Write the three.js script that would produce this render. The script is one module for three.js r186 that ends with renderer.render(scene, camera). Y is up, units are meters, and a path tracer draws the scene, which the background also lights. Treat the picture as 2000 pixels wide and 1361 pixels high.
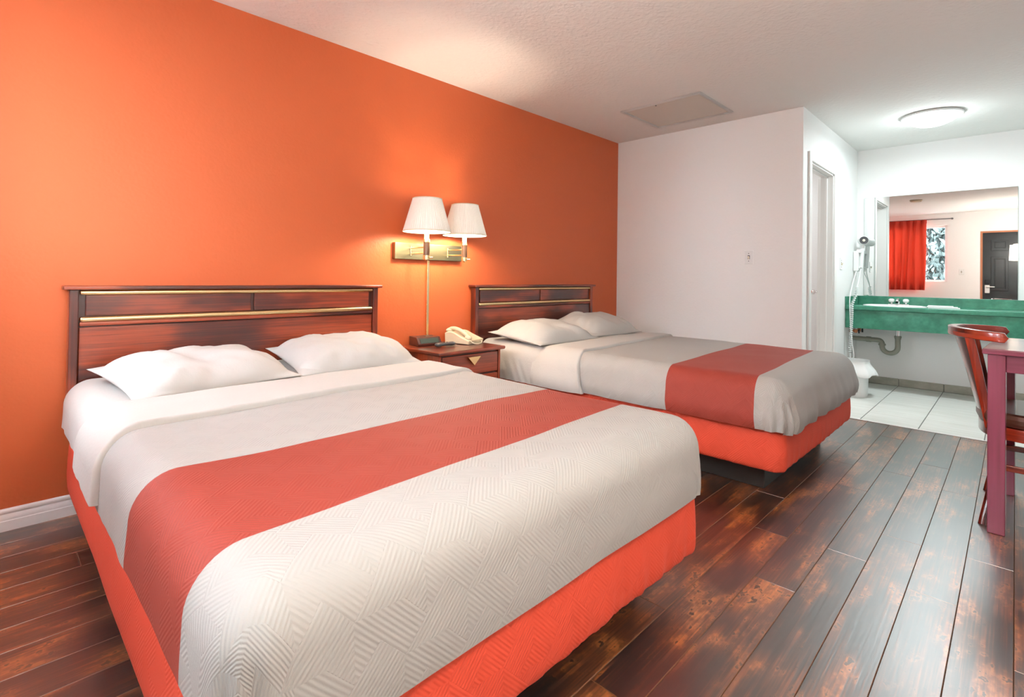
import * as THREE from 'three';
import { RoundedBoxGeometry } from 'three/addons/geometries/RoundedBoxGeometry.js';
import { RectAreaLightUniformsLib } from 'three/addons/lights/RectAreaLightUniformsLib.js';
import { mergeGeometries, mergeVertices, toCreasedNormals } from 'three/addons/utils/BufferGeometryUtils.js';

// ---------------------------------------------------------------- camera, sky, exposure
const scene = new THREE.Scene();
const PX = 2000, PY = 1361, FOCAL = 1004.57;
const camera = new THREE.PerspectiveCamera(2 * Math.atan(PY / 2 / FOCAL) * 180 / Math.PI, PX / PY, 0.03, 200);
camera.setViewOffset(PX, PY, 21.5, 149.7, PX, PY);
camera.position.set(2.891, 1.0546, 0);
camera.rotation.order = 'YXZ';
camera.rotation.set(0.0095, 0.7859, 0.0137);
camera.updateProjectionMatrix();
scene.background = new THREE.Color().setRGB(0.80, 0.92, 1.0);
scene.backgroundIntensity = 30;
const renderer = new THREE.WebGLRenderer({ antialias: true });
renderer.toneMapping = THREE.LinearToneMapping;
renderer.toneMappingExposure = 1.28;
renderer.shadowMap.enabled = true;
const BATH_POWER = 55, CLOSET_POWER = 48, SCONCE_POWER = 0.9, ENTRY_POWER = 1.5;
const WARM = [1.0, 0.84, 0.64], COOL = [0.88, 0.98, 1.0];

RectAreaLightUniformsLib.init();

// ---------------------------------------------------------------- helpers
let seed = 12345;
function rnd() { seed |= 0; seed = seed + 0x6D2B79F5 | 0; let t = Math.imul(seed ^ seed >>> 15, 1 | seed); t = t + Math.imul(t ^ t >>> 7, 61 | t) ^ t; return ((t ^ t >>> 14) >>> 0) / 4294967296; }
const rr = (a, b) => a + (b - a) * rnd();
const clamp = (x, a = 0, b = 1) => Math.min(b, Math.max(a, x));
const sstep = (a, b, x) => { const t = clamp((x - a) / (b - a)); return t * t * (3 - 2 * t); };
const mix = (a, b, t) => a + (b - a) * t;
const mix3 = (a, b, t) => [mix(a[0], b[0], t), mix(a[1], b[1], t), mix(a[2], b[2], t)];
function hash(x, y, s) { let h = Math.imul(x, 374761393) + Math.imul(y, 668265263) + Math.imul(s, 974634777) | 0; h = Math.imul(h ^ h >>> 13, 1274126177); return ((h ^ h >>> 16) >>> 0) / 4294967296; }
function noise(x, y, px, py, s = 0) {           // value noise, repeats after px, py cells
  const xi = Math.floor(x), yi = Math.floor(y), fx = x - xi, fy = y - yi;
  const ux = fx * fx * (3 - 2 * fx), uy = fy * fy * (3 - 2 * fy);
  const m = (a, p) => ((a % p) + p) % p;
  const x0 = m(xi, px), x1 = m(xi + 1, px), y0 = m(yi, py), y1 = m(yi + 1, py);
  return mix(mix(hash(x0, y0, s), hash(x1, y0, s), ux), mix(hash(x0, y1, s), hash(x1, y1, s), ux), uy);
}
function fbm(u, v, cu, cv, oct, s = 0) { let a = 0, w = 0.5, t = 0; for (let i = 0; i < oct; i++) { a += w * noise(u * cu, v * cv, cu, cv, s + i); t += w; w *= 0.5; cu *= 2; cv *= 2; } return a / t; }
const n1 = (x, s = 0) => noise(x, 0.5, 100000, 7, s) * 2 - 1;
const n2 = (x, y, s = 0) => noise(x, y, 100000, 100000, s) * 2 - 1;
function tex(w, h, fn, srgb = true) {
  const d = new Uint8Array(w * h * 4);
  for (let y = 0; y < h; y++) for (let x = 0; x < w; x++) {
    const c = fn(x / w, y / h), i = (y * w + x) * 4;
    if (typeof c === 'number') d[i] = d[i + 1] = d[i + 2] = clamp(c) * 255; else { d[i] = clamp(c[0], 0, 255); d[i + 1] = clamp(c[1], 0, 255); d[i + 2] = clamp(c[2], 0, 255); }
    d[i + 3] = 255;
  }
  const t = new THREE.DataTexture(d, w, h, THREE.RGBAFormat);
  t.wrapS = t.wrapT = THREE.RepeatWrapping; t.magFilter = THREE.LinearFilter; t.minFilter = THREE.LinearMipmapLinearFilter; t.generateMipmaps = true;
  if (srgb) t.colorSpace = THREE.SRGBColorSpace;
  t.needsUpdate = true;
  return t;
}
const rep = (t, a, b) => { const c = t.clone(); c.repeat.set(a, b); c.needsUpdate = true; return c; };
const lin = (r, g, b) => new THREE.Color().setRGB(r, g, b);
const std = (o) => new THREE.MeshStandardMaterial(o);
const phy = (o) => new THREE.MeshPhysicalMaterial(o);

const used = new Map();
function numbered(n) { const k = used.get(n) || 0; used.set(n, k + 1); return k ? n + '_' + String(k).padStart(3, '0') : n; }
function mesh(name, geo, mat, parent) {
  const m = new THREE.Mesh(geo, mat); m.castShadow = m.receiveShadow = true;
  if (parent) { m.name = name; parent.add(m); } else { m.name = numbered(name); scene.add(m); }
  return m;
}
function thing(name, label, category, pos = [0, 0, 0], turn = 0, group) {
  const g = new THREE.Group(); g.name = numbered(name); g.position.set(...pos); g.rotation.y = turn; scene.add(g);
  g.userData = { label, category }; if (group) g.userData.group = group;
  return g;
}
function tag(o, label, category, group) { Object.assign(o.userData, { label, category }); if (group) o.userData.group = group; return o; }
function structure(o, label, category) { o.userData.kind = 'structure'; o.userData.label = label; o.userData.category = category; return o; }
function box(x0, x1, y0, y1, z0, z1) { const g = new THREE.BoxGeometry(Math.abs(x1 - x0), Math.abs(y1 - y0), Math.abs(z1 - z0)); g.translate((x0 + x1) / 2, (y0 + y1) / 2, (z0 + z1) / 2); return g; }
function rbox(x0, x1, y0, y1, z0, z1, r = 0.004, seg = 2) {
  const w = Math.abs(x1 - x0), h = Math.abs(y1 - y0), d = Math.abs(z1 - z0);
  const g = new RoundedBoxGeometry(w, h, d, seg, Math.min(r, w / 2.02, h / 2.02, d / 2.02));
  g.translate((x0 + x1) / 2, (y0 + y1) / 2, (z0 + z1) / 2); return g;
}
function boxUV(g, su, sv, grain = 'z', ou = 0, ov = 0) {     // uv in metres / (su, sv), u along the grain
  if (g.index) g = g.toNonIndexed();
  const p = g.attributes.position, n = g.attributes.normal, uv = new Float32Array(p.count * 2);
  const A = { x: 0, y: 1, z: 2 }, gi = A[grain];
  for (let f = 0; f < p.count; f += 3) {
    const nn = [0, 0, 0]; for (let k = 0; k < 3; k++) { nn[0] += n.getX(f + k); nn[1] += n.getY(f + k); nn[2] += n.getZ(f + k); }
    let dom = 0; for (let k = 1; k < 3; k++) if (Math.abs(nn[k]) > Math.abs(nn[dom])) dom = k;
    let a, b;
    if (dom === gi) { [a, b] = [0, 1, 2].filter((k) => k !== dom); } else { a = gi; b = [0, 1, 2].find((k) => k !== dom && k !== gi); }
    for (let k = 0; k < 3; k++) { const q = [p.getX(f + k), p.getY(f + k), p.getZ(f + k)]; uv[(f + k) * 2] = q[a] / su + ou; uv[(f + k) * 2 + 1] = q[b] / sv + ov; }
  }
  g.setAttribute('uv', new THREE.BufferAttribute(uv, 2)); return g;
}
const flat = (g) => (g.index ? g.toNonIndexed() : g);
function join(gs) { return mergeGeometries(gs.map((g) => { g = flat(g); for (const k of Object.keys(g.attributes)) if (!['position', 'normal', 'uv'].includes(k)) g.deleteAttribute(k); return g; })); }
function tube(pts, r, seg = 40, rad = 10, closed = false) { return new THREE.TubeGeometry(new THREE.CatmullRomCurve3(pts.map((p) => new THREE.Vector3(...p)), closed, 'catmullrom', 0.5), seg, r, rad, closed); }
function lathe(pts, seg = 40) { return new THREE.LatheGeometry(pts.map((p) => new THREE.Vector2(p[0], p[1])), seg); }
function cyl(x, y0, y1, z, r0, r1 = r0, seg = 20) { const g = new THREE.CylinderGeometry(r1, r0, y1 - y0, seg); g.translate(x, (y0 + y1) / 2, z); return g; }
function rod(a, b, r, seg = 12) { const A = new THREE.Vector3(...a), B = new THREE.Vector3(...b), d = B.clone().sub(A); const g = new THREE.CylinderGeometry(r, r, d.length(), seg); g.applyQuaternion(new THREE.Quaternion().setFromUnitVectors(new THREE.Vector3(0, 1, 0), d.normalize())); g.translate((a[0] + b[0]) / 2, (a[1] + b[1]) / 2, (a[2] + b[2]) / 2); return g; }
function extrude(shape, depth, bevel = 0) { return new THREE.ExtrudeGeometry(shape, { depth, bevelEnabled: bevel > 0, bevelThickness: bevel, bevelSize: bevel, bevelSegments: 2, curveSegments: 24 }); }
function gridGeo(nu, nv, fn, uvFn) {                     // surface from a grid of (i/nu, j/nv)
  const P = [], U = [], I = [];
  for (let j = 0; j <= nv; j++) for (let i = 0; i <= nu; i++) { const q = fn(i / nu, j / nv); P.push(...q); const w = uvFn ? uvFn(i / nu, j / nv, q) : [i / nu, j / nv]; U.push(...w); }
  for (let j = 0; j < nv; j++) for (let i = 0; i < nu; i++) { const a = j * (nu + 1) + i, b = a + 1, c = a + nu + 1, d = c + 1; I.push(a, c, b, b, c, d); }
  const g = new THREE.BufferGeometry();
  g.setAttribute('position', new THREE.Float32BufferAttribute(P, 3)); g.setAttribute('uv', new THREE.Float32BufferAttribute(U, 2)); g.setIndex(I); g.computeVertexNormals(); return g;
}

// ---------------------------------------------------------------- dimensions of the room
const H = 2.44, ZB = -4.5665, W1 = 1.6955, ZD = -6.545, ZT = -4.735, XR = 3.5, ZF = 0.4, TH = 0.12;
const DZ0 = -4.77, DZ1 = -5.53, DTOP = 2.04;           // bathroom door opening in the side wall

// ---------------------------------------------------------------- procedural textures
const tFloor = tex(2048, 1024, (u, v) => {
  if (v < 0.03) return [128, 84, 50];                   // pale worn edge of a board
  const big = fbm(u, v, 7, 10, 4, 11), patch = fbm(u, v, 22, 26, 3, 31), grain = fbm(u, v, 14, 260, 3, 51), fine = fbm(u, v, 60, 500, 2, 71), chat = fbm(u, v, 110, 90, 3, 91);
  let t = sstep(0.36, 0.66, big * 0.55 + patch * 0.25 + grain * 0.25);
  let c = mix3([36, 17, 9], [120, 64, 28], t);
  c = mix3(c, [204, 126, 58], sstep(0.53, 0.68, big * 0.38 + patch * 0.36 + chat * 0.3) * 0.7);
  const k = 0.7 + 0.5 * grain * (0.7 + 0.6 * fine); c = c.map((x) => x * k);
  const scar = sstep(0.66, 0.74, chat * 0.75 + patch * 0.25); c = mix3(c, [26, 13, 8], scar * 0.8);
  return c;
});
const tFloorB = tex(1024, 512, (u, v) => v < 0.03 ? 0.5 : 0.45 * fbm(u, v, 22, 26, 3, 31) + 0.35 * fbm(u, v, 14, 260, 2, 51) + 0.3 * fbm(u, v, 110, 90, 3, 91), false);
const cherry = (u, v) => {
  const big = fbm(u, v, 4, 5, 4, 5), g = fbm(u, v, 6, 150, 3, 15), g2 = fbm(u, v, 24, 400, 2, 25), w = fbm(u, v, 3, 22, 3, 35);
  const t = clamp(0.12 + 0.5 * sstep(0.3, 0.7, big) + 0.35 * (w - 0.35) + 0.2 * (g - 0.5));
  let c = mix3([64, 20, 13], [158, 66, 33], sstep(0.05, 0.95, t)); const k = 0.8 + 0.28 * g + 0.16 * g2; return c.map((x) => x * k);
};
const tCherry = tex(1024, 512, cherry);
const tMahogany = tex(512, 256, (u, v) => { const g = fbm(u, v, 4, 60, 3, 61), w = fbm(u, v, 3, 10, 3, 65); return mix3([92, 30, 44], [160, 70, 98], clamp(0.6 * w + 0.5 * g)); });  // red wood; the purple cast is bluish daylight sheen put into the colour
const tGrainB = tex(512, 512, (u, v) => 0.6 * fbm(u, v, 6, 120, 3, 15) + 0.4 * fbm(u, v, 24, 250, 2, 25), false);
// woven relief: blocks of slanted ribs that turn direction from block to block
const tWeave = tex(1024, 1024, (u, v) => {
  const X = u * 4, Y = v * 4, a = X + Y, b = X - Y;         // 45 degrees
  const ia = Math.floor(a), ib = Math.floor(b), fa = a - ia, fb = b - ib;
  const m = (((ia + 2 * ib) % 4) + 4) % 4;
  const rib = (t) => 0.5 + 0.5 * Math.cos(t * Math.PI * 2);
  const R = 8; let h;
  if (m === 0) h = rib(fa * R); else if (m === 1) h = rib(fb * R); else if (m === 2) h = rib((fa > 1 - fb ? fa : 1 - fb) * R); else h = rib((fa < fb ? fa : fb) * R);
  return 0.25 + 0.6 * h + 0.15 * fbm(u, v, 200, 200, 2, 3);
}, false);
const tCloth = tex(512, 512, (u, v) => 0.5 * fbm(u, v, 180, 180, 2, 7) + 0.5 * fbm(u, v, 8, 8, 3, 9), false);
const tStipple = tex(512, 512, (u, v) => Math.pow(fbm(u, v, 60, 60, 3, 13), 1.4), false);
const tRoller = tex(512, 512, (u, v) => fbm(u, v, 90, 90, 3, 17), false);
const tGreen = tex(512, 256, (u, v) => { const a = fbm(u, v, 10, 5, 5, 21), b = fbm(u, v, 40, 20, 3, 27); return mix3([34, 112, 88], [86, 168, 138], clamp(0.9 * (a - 0.25) + 0.5 * (b - 0.35))); });
const tTile = tex(256, 256, (u, v) => { const a = fbm(u, v, 3, 24, 4, 33); return mix3([212, 214, 206], [238, 240, 236], a); });
const tBaseTile = tex(256, 256, (u, v) => { const a = fbm(u, v, 6, 8, 4, 37); return mix3([150, 148, 134], [196, 194, 182], a); });
const tDoor = tex(256, 256, (u, v) => { const a = fbm(u, v, 4, 6, 4, 41); return mix3([34, 37, 40], [58, 62, 64], a); });
const tBrassN = tex(256, 256, (u, v) => 0.35 + 0.25 * fbm(u, v, 4, 60, 3, 43), false);

// ---------------------------------------------------------------- materials
const M = {
  orange: phy({ color: lin(0.57, 0.122, 0.041), roughness: 0.42, bumpMap: rep(tRoller, 1, 1), bumpScale: 0.0006, specularIntensity: 0.6 }),
  white: std({ color: lin(0.87, 0.87, 0.86), roughness: 0.62, bumpMap: tRoller, bumpScale: 0.0006 }),
  ceiling: std({ color: lin(0.84, 0.835, 0.81), roughness: 0.9, bumpMap: tStipple, bumpScale: 0.003 }),
  hatch: std({ color: lin(0.70, 0.66, 0.60), roughness: 0.85, bumpMap: tRoller, bumpScale: 0.0006 }),
  trim: phy({ color: lin(0.82, 0.81, 0.79), roughness: 0.35 }),
  floor: phy({ map: tFloor, bumpMap: tFloorB, bumpScale: 0.0006, roughness: 0.38, ior: 2.33, clearcoat: 1, clearcoatRoughness: 0.33 }),
  groove: std({ color: lin(0.02, 0.012, 0.008), roughness: 0.9 }),
  tile: phy({ map: tTile, roughness: 0.3 }),
  grout: std({ color: lin(0.2, 0.2, 0.19), roughness: 0.95 }),
  baseTile: phy({ map: tBaseTile, roughness: 0.4 }),
  cherry: phy({ map: tCherry, bumpMap: tGrainB, bumpScale: 0.0004, roughness: 0.32, clearcoat: 0.8, clearcoatRoughness: 0.18 }),
  cherryDark: phy({ color: lin(0.06, 0.016, 0.011), roughness: 0.3, clearcoat: 0.6, clearcoatRoughness: 0.2 }),
  mahogany: phy({ map: tMahogany, bumpMap: tGrainB, bumpScale: 0.0003, roughness: 0.3, clearcoat: 1, clearcoatRoughness: 0.2 }),
  brass: std({ color: lin(0.86, 0.66, 0.36), metalness: 1, roughness: 0.25 }),
  brassOld: std({ color: lin(0.24, 0.22, 0.14), metalness: 1, roughness: 0.4, bumpMap: tBrassN, bumpScale: 0.0004 }),
  sconceWood: phy({ color: lin(0.10, 0.045, 0.02), roughness: 0.3, clearcoat: 0.6 }),
  ivory: phy({ color: lin(0.8, 0.72, 0.56), roughness: 0.35 }),
  shade: phy({ color: lin(0.8, 0.79, 0.75), roughness: 1, transmission: 0.009, thickness: 0, side: THREE.DoubleSide }),
  drum: phy({ color: lin(0.85, 0.8, 0.74), roughness: 1, transmission: 0.3, thickness: 0, side: THREE.DoubleSide, emissive: lin(1.0, 0.9, 0.8), emissiveIntensity: 0.15 }),
  shadeTrim: std({ color: lin(0.72, 0.66, 0.52), roughness: 0.8 }),
  bulb: std({ color: lin(1, 1, 1), emissive: lin(...WARM), emissiveIntensity: 6 }),
  sheet: phy({ color: lin(0.485, 0.465, 0.44), roughness: 0.85, bumpMap: rep(tCloth, 1, 1), bumpScale: 0.0012, sheen: 0.15, sheenRoughness: 0.6, sheenColor: lin(1, 1, 1) }),
  pillow: phy({ color: lin(0.50, 0.485, 0.465), roughness: 0.85, bumpMap: tCloth, bumpScale: 0.001, sheen: 0.15, sheenRoughness: 0.6, sheenColor: lin(1, 1, 1) }),
  spread: phy({ color: lin(0.365, 0.35, 0.33), roughness: 0.75, bumpMap: rep(tWeave, 1 / 0.38, 1 / 0.38), bumpScale: 0.001, sheen: 0.15, sheenRoughness: 0.5, sheenColor: lin(1, 1, 1) }),
  band: phy({ color: lin(0.29, 0.036, 0.021), roughness: 0.7, bumpMap: rep(tWeave, 1 / 0.38, 1 / 0.38), bumpScale: 0.001, sheen: 0.15, sheenRoughness: 0.5, sheenColor: lin(1, 0.5, 0.45) }),
  skirt: phy({ color: lin(0.70, 0.07, 0.03), roughness: 0.75, bumpMap: rep(tWeave, 1 / 0.38, 1 / 0.38), bumpScale: 0.0012, sheen: 0.15, sheenRoughness: 0.5, sheenColor: lin(1, 0.45, 0.35) }),
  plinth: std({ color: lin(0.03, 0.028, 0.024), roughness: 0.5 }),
  cream: phy({ color: lin(0.72, 0.62, 0.44), roughness: 0.4 }),
  creamDark: phy({ color: lin(0.42, 0.34, 0.22), roughness: 0.4 }),
  black: phy({ color: lin(0.02, 0.02, 0.022), roughness: 0.3 }),
  darkGrey: phy({ color: lin(0.07, 0.07, 0.075), roughness: 0.35 }),
  screen: phy({ color: lin(0.05, 0.07, 0.06), roughness: 0.15 }),
  green: phy({ map: tGreen, roughness: 0.3, clearcoat: 0.4, clearcoatRoughness: 0.2 }),
  porcelain: phy({ color: lin(0.86, 0.86, 0.84), roughness: 0.15, clearcoat: 0.5 }),
  plastic: phy({ color: lin(0.82, 0.83, 0.82), roughness: 0.4 }),
  chrome: std({ color: lin(0.8, 0.8, 0.8), metalness: 1, roughness: 0.12 }),
  pvc: phy({ color: lin(0.26, 0.27, 0.22), roughness: 0.45 }),
  copper: std({ color: lin(0.5, 0.2, 0.1), metalness: 1, roughness: 0.4 }),
  mirror: std({ color: lin(0.74, 0.76, 0.75), metalness: 1, roughness: 0.0 }),
  mirrorEdge: phy({ color: lin(0.3, 0.45, 0.4), roughness: 0.1 }),
  glass: phy({ color: lin(1, 1, 1), transmission: 1, thickness: 0, roughness: 0, ior: 1.5 }),
  curtain: phy({ color: lin(0.5, 0.035, 0.014), roughness: 0.85, transmission: 0.1, thickness: 0, side: THREE.DoubleSide }),
  frontDoor: phy({ map: tDoor, roughness: 0.4 }),
  copperTrim: phy({ color: lin(0.45, 0.17, 0.08), roughness: 0.5 }),
  leather: phy({ color: lin(0.10, 0.035, 0.02), roughness: 0.32, clearcoat: 0.3 }),
  chairWood: phy({ map: tCherry, color: lin(1.3, 0.8, 0.85), bumpMap: tGrainB, bumpScale: 0.0003, roughness: 0.25, clearcoat: 0.9, clearcoatRoughness: 0.15 }),
  towel: phy({ color: lin(0.85, 0.86, 0.85), roughness: 0.95, bumpMap: tCloth, bumpScale: 0.002 }),
  leaf: phy({ color: lin(0.06, 0.08, 0.075), roughness: 0.6, transmission: 0.3, thickness: 0, side: THREE.DoubleSide }),
  bark: std({ color: lin(0.1, 0.07, 0.05), roughness: 0.9 }),
  asphalt: std({ color: lin(0.3, 0.3, 0.29), roughness: 0.95 }),
  dome: std({ color: lin(0.9, 0.9, 0.9), emissive: lin(...COOL), emissiveIntensity: 1.6, roughness: 0.3 }),
};

// ---------------------------------------------------------------- room shell
function wallUV(g) { return boxUV(g, 1, 1, 'y'); }
structure(mesh('wall_left', wallUV(box(-TH, 0, -0.05, H + 0.05, ZD - TH, ZF + TH)), M.orange), 'orange painted wall behind the headboards', 'wall');
structure(mesh('wall_back', wallUV(box(0, W1, -0.05, H + 0.02, ZB - 0.1, ZB)), M.white), 'white end wall beside the second bed', 'wall');
structure(mesh('wall_bathroom_left', wallUV(join([
  box(W1 - 0.1, W1, -0.05, H + 0.02, DZ0, ZB - 0.1), box(W1 - 0.1, W1, -0.05, H + 0.02, ZD, DZ1), box(W1 - 0.1, W1, DTOP, H + 0.02, DZ1, DZ0)])), M.white), 'white side wall of the washing alcove with a doorway', 'wall');
structure(mesh('wall_bathroom_back', wallUV(box(0, XR, -0.05, H + 0.02, ZD - TH, ZD)), M.white), 'white wall behind the green vanity counter', 'wall');
structure(mesh('wall_right', wallUV(box(XR, XR + TH, -0.05, H + 0.05, ZD - TH, ZF + TH)), M.white), 'white wall opposite the orange wall', 'wall');
const WX0 = 0.22, WX1 = 1.93, WY0 = 1.07, WY1 = 2.2, FX0 = 2.41, FX1 = 3.32, FTOP = 2.05;
structure(mesh('wall_front', wallUV(join([
  box(0, WX0, -0.05, H + 0.02, ZF, ZF + TH), box(WX0, WX1, -0.05, WY0, ZF, ZF + TH), box(WX0, WX1, WY1, H + 0.02, ZF, ZF + TH),
  box(WX1, FX0, -0.05, H + 0.02, ZF, ZF + TH), box(FX0, FX1, FTOP, H + 0.02, ZF, ZF + TH), box(FX1, XR, -0.05, H + 0.02, ZF, ZF + TH)])), M.white), 'white front wall with the window and entrance door', 'wall');
structure(mesh('ceiling', boxUV(box(-TH, XR + TH, H, H + 0.1, ZD - TH, ZF + TH), 1, 1, 'x'), M.ceiling), 'stippled off-white ceiling', 'ceiling');

// wood floor: every board is a mesh of its own
const floor = new THREE.Group(); floor.name = 'floor'; scene.add(floor); structure(floor, 'dark rustic brown wood plank floor', 'floor');
mesh('subfloor', box(0, XR, -0.05, -0.006, ZT, ZF), M.groove, floor);
function plankGeo(x0, x1, z0, z1, ou, ov) {
  const b = 0.0012, y0 = -0.002, g = 0.0006; x0 += g; x1 -= g; z0 += g; z1 -= g;
  const o = [[x0, z0], [x1, z0], [x1, z1], [x0, z1]], i = [[x0 + b, z0 + b], [x1 - b, z0 + b], [x1 - b, z1 - b], [x0 + b, z1 - b]];
  const P = [], U = [];
  const tri = (a, c, d, edge) => { for (const q of [a, c, d]) { P.push(...q); U.push((q[2] - z0) / 2.4 + ou, edge ? 0.012 : (q[0] - x0) / 1.05 + ov); } };
  const quad = (a, b2, c, d, e) => { tri(a, c, b2, e); tri(a, d, c, e); };
  const T = (q, y) => [q[0], y, q[1]];
  quad(T(i[0], 0), T(i[1], 0), T(i[2], 0), T(i[3], 0), false);
  for (let k = 0; k < 4; k++) { const n = (k + 1) % 4; quad(T(o[k], y0), T(o[n], y0), T(i[n], 0), T(i[k], 0), true); quad(T(o[k], -0.012), T(o[n], -0.012), T(o[n], y0), T(o[k], y0), true); }
  const geo = new THREE.BufferGeometry(); geo.setAttribute('position', new THREE.Float32BufferAttribute(P, 3)); geo.setAttribute('uv', new THREE.Float32BufferAttribute(U, 2)); geo.computeVertexNormals(); return geo;
}
{
  const PW = 0.131, known = { 16: -2.34, 17: -1.953, 18: -2.365, 19: -2.667, 20: -2.259, 21: -2.682, 22: -2.0, 15: -2.75, 14: -3.2 }, L = 1.2;
  const xs0 = 1.973 - 15 * PW;
  for (let k = 0; k < 28; k++) {
    const a = Math.max(0.002, xs0 + k * PW), b = Math.min(XR - 0.002, xs0 + (k + 1) * PW); if (b - a < 0.02) continue;
    const off = known[k] ?? -rr(0, L);
    let z = off + Math.ceil((ZF - off) / L) * L;
    while (z > ZT) { const z1 = Math.min(z, ZF), z0 = Math.max(z - L, ZT); if (z1 - z0 > 0.03) mesh('plank', plankGeo(a, b, z0, z1, rnd(), rr(0.06, 0.84)), M.floor, floor); z -= L; }
  }
}
// tiled floor of the alcove
const tiles = new THREE.Group(); tiles.name = 'floor_001'; scene.add(tiles); structure(tiles, 'glossy white ceramic tile floor of the washing alcove', 'floor');
mesh('grout_bed', box(0, XR, -0.05, -0.002, ZD, ZT), M.grout, tiles);
{
  const S = 0.347; let x = 2.0516 - 6 * S;
  for (let i = 0; i < 11; i++, x += S) for (let j = 0; j < 6; j++) {
    const x0 = Math.max(x + 0.0028, 0.001), x1 = Math.min(x + S - 0.0028, XR - 0.001), z0 = ZD + 0.01 + j * S, z1 = Math.min(z0 + S - 0.0018, ZT);
    if (x1 - x0 < 0.02 || z1 - z0 < 0.02) continue;
    if (x1 < W1 - 0.2 && j < 0) continue;
    mesh('tile', boxUV(rbox(x0, x1, -0.008, 0.003, z0, z1, 0.002, 1), 0.9, 0.9, 'x', rnd(), rnd()), M.tile, tiles);
  }
}
structure(mesh('trim_1', boxUV(rbox(W1, XR, 0.0, 0.005, ZT - 0.006, ZT + 0.014, 0.0024, 2), 1, 1, 'x'), M.trim), 'thin pale edging strip where wood floor meets the tiles', 'trim');
// tile skirting under the counter
const tbase = new THREE.Group(); tbase.name = 'baseboard_bathroom'; scene.add(tbase); structure(tbase, 'grey beige tile skirting below the green counter', 'baseboard');
for (let k = -1; k < 6; k++) { const x0 = Math.max(2.058 + k * 0.347 + 0.002, W1 + 0.012), x1 = Math.min(2.058 + (k + 1) * 0.347 - 0.002, XR - 0.012); if (x1 > x0 + 0.02) mesh('tile', boxUV(rbox(x0, x1, 0.004, 0.078, ZD + 0.001, ZD + 0.012, 0.003, 1), 0.4, 0.4, 'x', rnd(), rnd()), M.baseTile, tbase); }
mesh('grout_bed', box(W1, XR, 0, 0.074, ZD, ZD + 0.005), M.grout, tbase);
// moulded baseboard on the orange wall
{
  const s = new THREE.Shape(); s.moveTo(0, 0); s.lineTo(0.014, 0); s.lineTo(0.014, 0.040); s.lineTo(0.0115, 0.043); s.quadraticCurveTo(0.0125, 0.055, 0.008, 0.066); s.lineTo(0.0085, 0.0695); s.quadraticCurveTo(0.012, 0.074, 0.010, 0.082); s.quadraticCurveTo(0.006, 0.088, 0, 0.088); s.lineTo(0, 0);
  const g = extrude(s, ZF - ZB); g.translate(0, 0, ZB);
  structure(mesh('baseboard_left', g, M.trim), 'white moulded baseboard along the orange wall', 'baseboard');
  structure(mesh('baseboard_back', boxUV(rbox(0.015, W1 - 0.01, 0, 0.085, ZB, ZB + 0.012, 0.004), 1, 1, 'x'), M.trim), 'white baseboard along the end wall', 'baseboard');
  structure(mesh('baseboard_right', boxUV(rbox(XR - 0.012, XR, 0, 0.085, ZT, ZF, 0.004), 1, 1, 'z'), M.trim), 'white baseboard along the right wall', 'baseboard');
}
// ceiling access hatch
{
  const g = thing('ceiling_hatch', 'flat access panel with thin frame set in the ceiling', 'hatch', [0.9085, H, -4.006]);
  const a = 0.3375, b = 0.315, f = 0.02, t = 0.014;
  mesh('panel', boxUV(rbox(-a + 0.026, a - 0.026, -0.003, 0.0, -b + 0.026, b - 0.026, 0.001), 1, 1, 'x'), M.hatch, g);
  for (const s of [-1, 1]) { mesh('frame_strip', rbox(-a, a, -t, 0, s * b - s * f, s * b, 0.002), M.ceiling, g); mesh('frame_strip', rbox(s * a - s * f, s * a, -t, 0, -b + f, b - f, 0.002), M.ceiling, g); }
  const scr = cyl(0, -0.0075, -0.004, b - 0.06, 0.006); scr.translate(-0.05, 0, 0); mesh('screw', scr, M.darkGrey, g);
}
// smoke detector on the bedroom ceiling (seen in the mirror)
{
  const g = thing('smoke_detector', 'round yellowed smoke detector on the bedroom ceiling, seen in the mirror', 'smoke detector', [1.70, H, -2.03]);
  mesh('housing', lathe([[0, -0.03], [0.06, -0.028], [0.08, -0.02], [0.085, 0], [0, 0]], 32), M.cream, g);
  mesh('vent_ring', new THREE.TorusGeometry(0.07, 0.004, 8, 40).rotateX(Math.PI / 2).translate(0, -0.026, 0), M.creamDark, g);
}

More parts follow.
